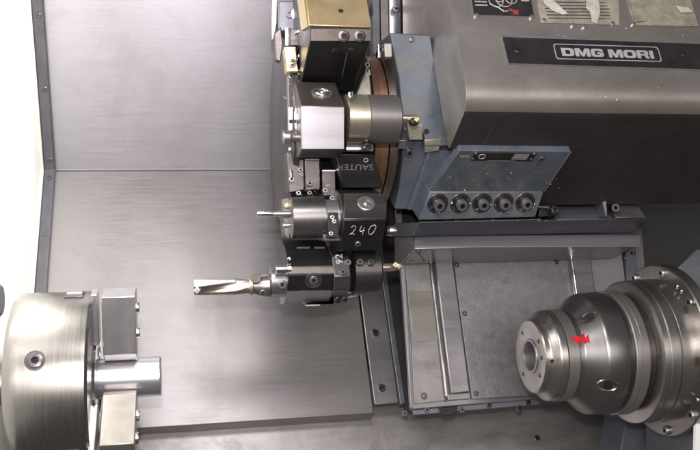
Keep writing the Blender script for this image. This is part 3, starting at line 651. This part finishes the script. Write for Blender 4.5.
text('TAC', onp(464, 156.8, PFd), V((1, 0, 0)), uf, .05, m_letter, bh, 'small_lettering', ext_=.002, bold=.01) if False else None
mk('small_marking', join(*[ext([onp(x, 155.6+(i % 2)*.5, PFd), onp(x+1.5, 155.6, PFd), onp(x+1.3, 157.8, PFd), onp(x+.3, 157.4, PFd)], PFt[1]*.003) for i, x in enumerate((460, 462.4, 464.6, 466.8))]), m_letter, bh, smooth=False)
screw(onp(541.5, 158.4, PFd), PFt[1], .03, bh, 'screw', m_ledge, .5)
# scattered bright chips on ledges (parts of what they lie on are too small to lift): one loose stuff object
# cable fitting right of the foot
ft = thing('pipe_fitting', 'small black oily pipe fitting at the right end of the blue bolted foot', 'fitting', at(552, 216, 8.7))
px_poly([(541, 205), (553, 204), (555, 216.5), (538, 217)], 8.72, .25, m_black, 'block', ft)
mk('nut', cyl(at(553.5, 210, 8.68), (.25, -1, 0), [(-.1, .06), (.03, .06), (.04, .045), (.04, .025), (0, .02)], 6), m_dark, ft, bevel=.006)
mk('pipe', tube([at(538, 207, 8.72), at(546, 207.5, 8.70), at(552, 209.5, 8.70)], .022, 10), m_dark, ft)

# ================================================================== CARRIAGE
ca = thing('carriage', 'flat grey steel carriage cover with upright rails and a pebbled panel under the blue foot', 'carriage', at(470, 408, 9.2))
PC = plane(480, (215, 9.86), (405, 9.12))
base_pts = [(394.5, 211), (640, 250), (640, 420), (411, 409)]
mk('base_plate', panel_on(PC, [(396.5, 209), (640, 205), (656, 389), (412, 409.5)], -.10, .0), m_mid, ca, bevel=.012)
mk('edge_bar', panel_on(PC, [(394.5, 210.5), (400.6, 210.5), (406, 300), (411.5, 408.8), (409.0, 408.8), (402.3, 300)], .06, .0), m_lilac, ca, bevel=.01)
screws_on(PC, [(400.7, 247.8)], .036, ca, .06)
mk('left_panel', panel_on(PC, [(404, 262), (428.5, 262), (444, 401), (413.5, 404.5), (411, 345)], .02, .001), m_sheet, ca, bevel=.006)
mk('brown_reflection', panel_on(PC, [(408.5, 292), (431.5, 291), (436.5, 341), (416, 342)], .004, .021), m_brown_refl, ca, bevel=.003)  # reflection on the panel, laid on as a brown sheet
mk('upright_rail', panel_on(PC, [(432.5, 262), (450.5, 262), (467.5, 393), (448.5, 395)], .10, .001), m_mid, ca, bevel=.014)
mk('rail_highlight', tube([onp(430.8, 262, (PC[0]+PC[1]*.04, PC[1])), onp(446.4, 396, (PC[0]+PC[1]*.04, PC[1]))], .017, 10), m_steel, ca)  # shiny tube drawn in as the highlight down the rail's left side
mk('rail_foot', panel_on(PC, [(446, 394.5), (468.5, 393), (469.5, 399.5), (446.5, 401)], .05, .001), m_mid, ca, bevel=.008)
mk('pebbled_panel', panel_on(PC, [(452.6, 262), (572, 259.5), (587, 392), (471, 399.5)], .03, .001), m_textured, ca, bevel=.008)
screws_on(PC, [(456.8, 265.2), (556.5, 262), (464.5, 313.6), (476, 393.5), (446.5, 399)], .03, ca, .03)
screws_on(PC, [(423.8, 396)], .038, ca, .02)
mk('upright_rail', panel_on(PC, [(566, 258), (587, 257), (603, 380), (580, 382)], .10, .002), m_mid, ca, bevel=.014)
mk('rail_highlight', tube([onp(571.5, 258, (PC[0]+PC[1]*.12, PC[1])), onp(577.5, 300, (PC[0]+PC[1]*.12, PC[1]))], .014, 10), m_steel, ca)  # highlight on the second rail, again drawn as a shiny tube
mk('right_panel', panel_on(PC, [(588.5, 257), (621, 254), (630, 330), (598, 332)], .03, .002), m_lilac, ca, bevel=.008)
mk('end_piece', panel_on(PC, [(622, 254), (632, 247), (638, 300), (628, 330)], .08, .002), m_ledge, ca, bevel=.01)
mk('bottom_lip', panel_on(PC, [(412, 409.8), (530, 399), (640, 390), (640, 397), (530, 405.5), (412.5, 415.5)], .02, -.05), m_ledge, ca, bevel=.01)
for x, y in ((404.5, 413.2), (426.8, 409.8), (462, 410), (488.8, 404.6), (519, 408.4), (528, 402)):
    screw(onp(x, y, (PC[0]-PC[1]*.02, PC[1])), PC[1], .034, ca, 'screw', m_screw)
mk('drain_tab', panel_on(PC, [(438, 407.5), (457.5, 406.5), (456.5, 412.5), (450, 416), (442, 416)], .015, .0), m_black, ca, bevel=.01)
# top cross bar
s5 = [(235.5, 9.08), (247.5, 8.95), (262, 9.58), (262, 9.85), (235.5, 9.85)]
mk('cross_bar', prism(414.5, 640, s5, 247, 8.95, 480), m_mid, ca, bevel=.01)
P5 = plane(480, (247.5, 8.95), (262, 9.58)); P5t = plane(480, (235.5, 9.08), (247.5, 8.95))
mk('bright_strip', panel_on(P5t, [(414.6, 236), (640, 235.5), (640, 247), (414.8, 247.6)], .008, .001), m_lilac, ca, bevel=.004)
for x, y in ((418, 252.5), (411.0, 259.5), (633, 253), (624.5, 259)): screw(onp(x, y, P5), P5[1], .03, ca, 'screw', m_screw)
mk('gusset', panel_on(P5, [(414.4, 248), (404.5, 262.5), (425, 262)], .012, .0), m_mid, ca, bevel=.004)
# ledge above the bar
s6 = [(221.5, 8.72), (235, 8.98), (235, 9.8), (221.5, 9.8)]
mk('ledge', prism(414.5, 641, s6, 230, 8.9, 480), m_ledge, ca, bevel=.01)
s7 = [(205, 8.95), (219.5, 8.76), (221.3, 8.80), (221.3, 9.6), (205, 9.6)]
mk('ledge_lip', prism(556, 611.5, s7, 219, 8.78, 580), m_ledge, ca, bevel=.01)
mk('ledge_line', tube([at(419, 222.3, 8.70), at(541, 219.4, 8.70)], .008, 6), m_jawb, ca)
s8 = [(199, 8.96), (217.5, 8.72), (221, 8.80), (221.0, 9.6), (199, 9.6)]
mk('end_block', prism(616, 645.5, s8, 217, 8.73, 630), m_sheet, ca, bevel=.01)
mk('clip', ext([at(602, 201, 8.72), at(606, 201, 8.70), at(607, 216.5, 8.64), at(605, 216.5, 8.64)], V((0, .2, 0))), m_ledge, ca)
screw(at(613.5, 208.3, 8.70), (0, -1, .1), .055, ca, 'bolt', m_screw, .9)
# dark sheet standing in for the shade of a hollow left of the bar
mk('recess_shade', panel_on(PC, [(401.5, 205), (420, 205), (413.5, 236), (404, 262), (402.5, 240)], .012, .0), m_under, ca)

# ================================================================== CHUCK
CY = 8.2; CZ = at(90, 379.5, CY).z
def ax_x(px): return xcol(px, CZ, CY)
ch = thing('lathe_chuck', 'big round turned steel lathe chuck with jaws, at the left beside the white wall', 'chuck', V((ax_x(45), CY, CZ-.81)))
xf = ax_x(97); xs_ = xcol(2, CZ, CY-.8)
xs_ = xcol(1.5, CZ, 7.42)
def hole_r(t, r, w): return r
mk('body', cyl(V((0, CY, CZ)), (1, 0, 0), [(xs_-.02, .30), (xs_-.005, 0.730), (xs_, 0.798), (xs_+.015, 0.819), (xs_+.04, 0.833), (xs_+.08, 0.843), (xs_+.12, 0.845), (xf-.025, 0.845), (xf, 0.824), (xf+.001, .3), (xf-.1, .29)], 160), m_turn, ch)
mk('collar', cyl(V((0, CY, CZ)), (1, 0, 0), [(xs_-.5, .20), (xs_-.04, .20), (xs_-.02, .19), (xs_-.01, .1)], 96), m_mid, ch)
# front face rings
mk('face_ring', cyl(V((0, CY, CZ)), (1, 0, 0), [(xf-.01, .30), (xf+.02, .33), (xf+.02, .40), (xf-.001, .42)], 96), m_steel, ch)
scr = V((0, CY, CZ))
def on_body(px, py, R=.845):
    d = ray(px, py); # intersect cylinder
    a = d.y*d.y+d.z*d.z; b = -2*(d.y*CY+d.z*CZ); c = CY*CY+CZ*CZ-R*R
    t = (-b-math.sqrt(b*b-4*a*c))/(2*a); P = d*t; n = V((0, P.y-CY, P.z-CZ)).normalized(); return P, n
P, n = on_body(35, 360.5)
mk('bolt_recess', cyl(P, n, [(-.02, .02), (-.02, .088), (.003, .088), (.004, .078), (.0035, .07), (.002, .02)], 40), m_dark, ch)
screw(P+n*.002, n, .066, ch, 'bolt', m_screw, .25)
# jaws: radial directions in the Y-Z plane
def jaw(adeg, m, lab):
    a_ = R_(adeg); rd = V((0, -math.cos(a_), math.sin(a_))); tg = V((0, math.sin(a_), math.cos(a_)))
    c = V((0, CY, CZ))
    xj0 = xf+.06
    # base jaw sliding in the slot of the face
    r_in, r_out = .20, .86
    W_ = .30
    bj = mk('base_jaw', box(c+rd*.62+V((xf+.012, 0, 0)), V((.06, 0, 0)), rd*.50, tg*.20), m_jaw, ch, bevel=.01)
    sl = mk('jaw_slot', join(box(c+rd*.835+V((xf-.17, 0, 0)), V((.17, 0, 0)), rd*.05, tg*.17)), m_dark, ch, bevel=.008)
    mk('slot_key', box(c+rd*.85+V((xf-.17, 0, 0)), V((.14, 0, 0)), rd*.05, tg*.05), m_bright, ch, bevel=.006)
    tip = [(r_in, .06), (r_in+.10, W_/2), (r_out, W_/2), (r_out, -W_/2), (r_in+.10, -W_/2), (r_in, -.06)]
    Lj = .305
    j = mk('jaw', ext([c+rd*r+tg*t+V((xj0+.02, 0, 0)) for r, t in tip], V((Lj, 0, 0))), m, ch, bevel=.010)
    if lab: j['label'] = lab
    for rr in (.70, .45):
        screw(c+rd*rr+V((xj0+.02+Lj, 0, 0)), V((1, 0, 0)), .055, ch, 'jaw_screw', m_steel, .5)
    return rd, tg, c
jaw(78, m_jaw, 'upper grey jaw'); jaw(-41, m_jawb, 'lower jaw with warm tinted face'); jaw(192, m_jaw, None)
# bar stock in the jaws
wp = thing('bar_stock', 'bright turned steel bar clamped between the chuck jaws', 'workpiece', V((ax_x(130), CY, CZ-.2)))
mk('bar', cyl(V((0, CY, CZ)), (1, 0, 0), [(xf-.02, .10), (xf-.02, .19), (ax_x(160), .19), (ax_x(161.3), .18), (ax_x(161.3)+.0001, .05)], 96), m_bright, wp)
# dark round hose end at the left edge
ho = mk('hose_end', cyl(at(-23, 301, 8.6), (1, 0, 0), [(0, .1), (.0, .17), (.20, .17), (.23, .14), (.23, .05)], 32), m_seal); props(ho, 'dark blue grey rounded end just behind the chuck at the left edge', 'hose')

# ================================================================== TAILSTOCK
tsx = ax_x
CT = CZ+.01
ts = thing('tailstock', 'stepped turned steel spindle nose with a bolted round flange, opposite the chuck', 'tailstock', V((ax_x(620), CY, CT-.94)))
def tsm(name, prof, m, n=128, cap=True, **k):
    return mk(name, cyl(V((0, CY, CT)), (1, 0, 0), [(x, r) for x, r in prof], n, cap=cap), m, ts, **k)
X = ax_x
tsm('nose', [(X(530)+.45, .05), (X(530)+.449, .15), (X(530)+.01, .165), (X(530), .19), (X(530)+.0, .375), (X(530)+.015, .39), (X(535), .395), (X(536), .40), (X(537), .41), (X(541), .465), (X(542), .474), (X(543.5), .478), (X(548), .485), (X(548)+.01, .475), (X(548)+.011, .3)], m_nose)
tsm('nose_ring', [(X(548)+.012, .3), (X(548)+.013, .485), (X(559), .487), (X(560), .478), (X(560)+.001, .3)], m_bronze2)
tsm('neck', [(X(560)+.002, .3), (X(560)+.003, .472), (X(564.5), .474), (X(565.5), .48), (X(578.5), .628), (X(580), .640), (X(582), .646), (X(598), .66), (X(599), .655), (X(599.4), .64)], m_turnd)
tsm('groove', [(X(599.4), .3), (X(599.5), .635), (X(604), .635), (X(604.2), .3)], m_dark)
tsm('ring', [(X(604.2), .3), (X(604.3), .66), (X(605), .668), (X(609), .67), (X(609.6), .66), (X(610.2), .67), (X(616.5), .67), (X(617), .64)], m_bronze2)
tsm('groove', [(X(617), .3), (X(617.1), .64), (X(624), .64), (X(624.2), .3)], m_dark)
tsm('step', [(X(624), .3), (X(624.5), .74), (X(625.5), .765), (X(630), .77), (X(630.8), .755), (X(632), .77), (X(640), .775), (X(641), .755), (X(642), .775), (X(657), .78)], m_nose)
tsm('flange', [(X(656.5), .3), (X(657), .92), (X(658), .935), (X(667), .938), (X(668), .93), (X(668.2), .3)], m_nose)
# bore
tsm('bore', [(X(530)+.002, .188), (X(530)-.006, .185), (X(530)-.006, .156), (X(530)+.02, .150), (X(530)+.44, .146), (X(530)+.445, .05)], m_mid, cap=False)
tsm('bore_floor', [(X(530)+.05, .14), (X(530)+.05, .148), (X(530)+.06, .148), (X(530)+.06, .02)], m_hole) if False else None
def ang(r, a_, x): a_ = R_(a_); return V((x, CY-r*math.cos(a_), CT+r*math.sin(a_)))
for a_ in (40, -35, 130, -130, 5): screw(ang(.29, a_, X(530)), V((-1, 0, 0)), .022, ts, 'screw', m_screw, .3)
for a_, r in ((80, .865), (42, .865), (-42, .865), (-78, .865), (118, .865), (-115, .865), (158, .865), (0, .865)):
    p = ang(r, a_, X(657)); screw(p, V((-1, 0, 0)), .05, ts, 'bolt', m_mid, .8)
for a_ in (62, 56, -30): screw(ang(.82, a_, X(657)), V((-1, 0, 0)), .024, ts, 'screw', m_steel, .5)
def on_cyl(px, py, R):
    d = ray(px, py); a = d.y*d.y+d.z*d.z; b = -2*(d.y*CY+d.z*CT); c = CY*CY+CT*CT-R*R
    q = b*b-4*a*c
    t = (-b-math.sqrt(max(q, 0)))/(2*a); P = d*t; n = V((0, P.y-CY, P.z-CT)).normalized(); return P, n
# oval pockets
def pocket(px, py, R, n_add, r):
    P, n = on_cyl(px, py, R); n = (n+V(n_add)).normalized()
    t_ = V((1, 0, 0))-n*n.x; t_.normalize(); b_ = n.cross(t_)
    vs = []; fs = []; N_ = 28
    for (h, s) in ((.0, 1.12), (.012, 1.0), (.004, .86)):
        for k_ in range(N_):
            w = 2*math.pi*k_/N_; vs.append(P+n*h+t_*math.cos(w)*r*1.05*s+b_*math.sin(w)*r*.62*s)
    for i in range(2):
        for k_ in range(N_): fs.append((i*N_+k_, i*N_+(k_+1) % N_, (i+1)*N_+(k_+1) % N_, (i+1)*N_+k_))
    mk('pocket_rim', (vs, fs), m_turnd, ts)
    mk('pocket', cyl(P, n, [(0, .01), (.006, r*.5), (.007, .01)], 20), m_hole, ts)
    return P, n
for (px, py, R, na, r) in ((589.5, 316.5, .585, (-.6, 0, 0), .075), (607.5, 385, .64, (-.25, 0, 0), .1)):
    P, n = pocket(px, py, R, na, r)
P, n = on_cyl(552, 361, .485); mk('hole', cyl(P, n, [(-.01, .01), (.003, .02), (.0035, .008)], 12), m_hole, ts)
# red paint dab
vs = []
def dab(cx, cy, rx, ry, R, seed, off=.006):
    random.seed(seed); pts = []
    for k_ in range(16):
        w = 2*math.pi*k_/16; q = random.uniform(.7, 1.15)
        P, n = on_cyl(cx+rx*q*math.cos(w), cy+ry*q*math.sin(w), R); pts.append(P+n*off)
    return ext(pts, V((0, .012, 0)))
mk('red_paint_mark', join(dab(584.2, 338.6, 2.9, 5.2, .486, 3), dab(588.2, 338.8, 2.6, 4.0, .512, 9), dab(578.0, 339.6, 2.8, 3.8, .494, 5), dab(581, 340.5, 1.6, 2.6, .486, 15), dab(572.5, 339.2, 1.5, 2.8, .496, 8)), m_red, ts)
# tailstock body behind the flange
tb = ts
xbk = X(668.5)
mk('casting', ext([V((xbk, 8.7, CT-1.4)), V((xbk, 7.75, CT-1.4)), V((xbk, 7.75, CT-.4)), V((xbk, 7.9, CT+.5)), V((xbk, 8.7, CT+.62))], V((1.6, 0, 0))), m_casting, tb, bevel=.02)
mk('foot', ext([at(626, 418, 8.9), at(760, 410, 8.9), at(760, 500, 8.6), at(612, 500, 8.6)], V((0, .5, 0))), m_casting, tb, bevel=.02)
mk('top_housing', ext([at(675, 271, 9.0), at(697, 249, 9.0), at(720, 249, 9.0), at(740, 330, 8.9), at(690, 330, 8.9)], V((0, .08, 0))), m_ledge, tb, bevel=.02)

# loose turning chips
random.seed(11)
cl = []
def chip(p, s=.02):
    d_ = V((random.uniform(-1, 1), random.uniform(-.2, .2), random.uniform(-1, 1))).normalized()*s*random.uniform(.4, 1)
    cl.append(tube([p-d_, p+V((0, -.4*s, .2*s)), p+d_], s*.2, 5))
for _ in range(26): chip(onp(random.uniform(395, 445), random.uniform(140, 205), PBl)+PBl[1]*.07, .012)
for _ in range(34): chip(onp(random.uniform(420, 560), random.uniform(168, 190), PFt)+PFt[1]*.005, .009)
for _ in range(30): chip(at(random.uniform(420, 560), 220.5+random.uniform(-1, 1), 8.68), .012)
for _ in range(30): chip(onp(random.uniform(545, 695), random.uniform(28, 36), PHd), .008)
for _ in range(26): chip(onp(random.uniform(480, 695), random.uniform(66, 100), PH)+PH[1]*.003, .009)
for _ in range(40): chip(at(random.uniform(284, 300), random.uniform(35, 105), 8.34), .014)
for _ in range(26): chip(at(random.uniform(289, 336), random.uniform(178, 199), 8.30), .012)
o = mk('metal_chips', join(*cl), m_alum); props(o, 'tiny bright turning chips scattered over the housing and cover', 'metal chips', kind='stuff')

# ================================================================== LIGHT
BAND = 3.2
w = bpy.data.worlds.new('World'); S.world = w; w.use_nodes = True
bg = w.node_tree.nodes['Background']; WN = w.node_tree.nodes; WL = w.node_tree.links
def mth(op, a, b=None, c=None):
    n = WN.new('ShaderNodeMath'); n.operation = op
    for i_, v in enumerate((a, b, c)):
        if v is None: continue
        if isinstance(v, (int, float)): n.inputs[i_].default_value = v
        else: WL.new(v, n.inputs[i_])
    return n.outputs[0]
tc = WN.new('ShaderNodeTexCoord'); vr = WN.new('ShaderNodeVectorRotate'); vr.rotation_type = 'X_AXIS'; vr.inputs['Angle'].default_value = R_(28)
WL.new(tc.outputs['Generated'], vr.inputs['Vector'])
sp = WN.new('ShaderNodeSeparateXYZ'); WL.new(vr.outputs[0], sp.inputs[0])
# dim room all round, brighter above
mr = WN.new('ShaderNodeMapRange'); mr.inputs[1].default_value = -1; WL.new(sp.outputs['Z'], mr.inputs[0])
rp = WN.new('ShaderNodeValToRGB'); WL.new(mr.outputs[0], rp.inputs[0])
e = rp.color_ramp.elements; e[0].position = .2; e[0].color = (.09, .082, .08, 1); e[1].position = .9; e[1].color = (.13, .125, .135, 1)
# bright open side of the room behind the photographer: a soft wide band
el = mth('ARCTAN2', sp.outputs['Z'], mth('MULTIPLY', sp.outputs['Y'], -1.0))
band = WN.new('ShaderNodeMapRange'); band.interpolation_type = 'SMOOTHSTEP'; band.inputs[1].default_value = .30; band.inputs[2].default_value = .06
WL.new(mth('ABSOLUTE', mth('SUBTRACT', el, .20)), band.inputs[0])
side = WN.new('ShaderNodeMapRange'); side.interpolation_type = 'SMOOTHSTEP'; side.inputs[1].default_value = .75; side.inputs[2].default_value = .05
WL.new(sp.outputs['X'], side.inputs[0])
fac = mth('MULTIPLY', mth('MULTIPLY', band.outputs[0], side.outputs[0]), BAND)
mixw = WN.new('ShaderNodeMix'); mixw.data_type = 'RGBA'; mixw.blend_type = 'ADD'; mixw.inputs[0].default_value = 1; WL.new(rp.outputs[0], mixw.inputs[6])
cmb = WN.new('ShaderNodeCombineColor'); WL.new(fac, cmb.inputs[0]); WL.new(mth('MULTIPLY', fac, .95), cmb.inputs[1]); WL.new(mth('MULTIPLY', fac, .90), cmb.inputs[2])
WL.new(cmb.outputs[0], mixw.inputs[7]); WL.new(mixw.outputs[2], bg.inputs[0]); bg.inputs[1].default_value = 1.0
def area(name, loc, tgt, sx, sy, power, col):
    l = bpy.data.lights.new(name, 'AREA'); l.shape = 'RECTANGLE'; l.size = sx; l.size_y = sy; l.energy = power; l.color = col
    o = bpy.data.objects.new(name, l); C.objects.link(o); o.location = loc
    o.rotation_euler = (V(tgt)-V(loc)).to_track_quat('-Z', 'Y').to_euler(); return o
area('work_lamp', (.3, 3.6, 3.6), (-.6, 10.8, 1.2), 2.6, 1.4, 250, (1, .96, .975))
wl_ = area('wall_fill_light', (.9, 7.6, 4.2), (-2.0, 8.2, 1.5), .8, .8, 260, (1, 1, .985)); wl_.data.spread = R_(85)  # added fill, aimed at the side wall to turn it white
area('front_lamp', (-1.4, .4, 2.0), (.6, 9, -.3), 1.2, .8, 90, (1, .94, .86))
area('flash_lamp', (-.05, -.1, .75), (.3, 9, 0), .2, .2, 300, (1, .98, 1))
# ================================================================== CAMERA
cam = bpy.data.cameras.new('camera'); co = bpy.data.objects.new('camera', cam); C.objects.link(co)
cam.sensor_width = 36; cam.lens = 36*F/700; cam.clip_start = .05; cam.clip_end = 200
co.matrix_world = M(((rt.x, up.x, -fw.x, 0), (rt.y, up.y, -fw.y, 0), (rt.z, up.z, -fw.z, 0), (0, 0, 0, 1)))
S.camera = co
# stand the machine upright: the photographer looks down into it
bpy.context.view_layer.update()
G = M.Translation((0, 0, 9)) @ M.Rotation(R_(-28), 4, 'X')
for o in list(S.objects):
    if o.parent is None: o.matrix_world = G @ o.matrix_world
S.view_settings.view_transform = 'Standard'; S.view_settings.look = 'None'; S.view_settings.exposure = 0; S.view_settings.gamma = 1
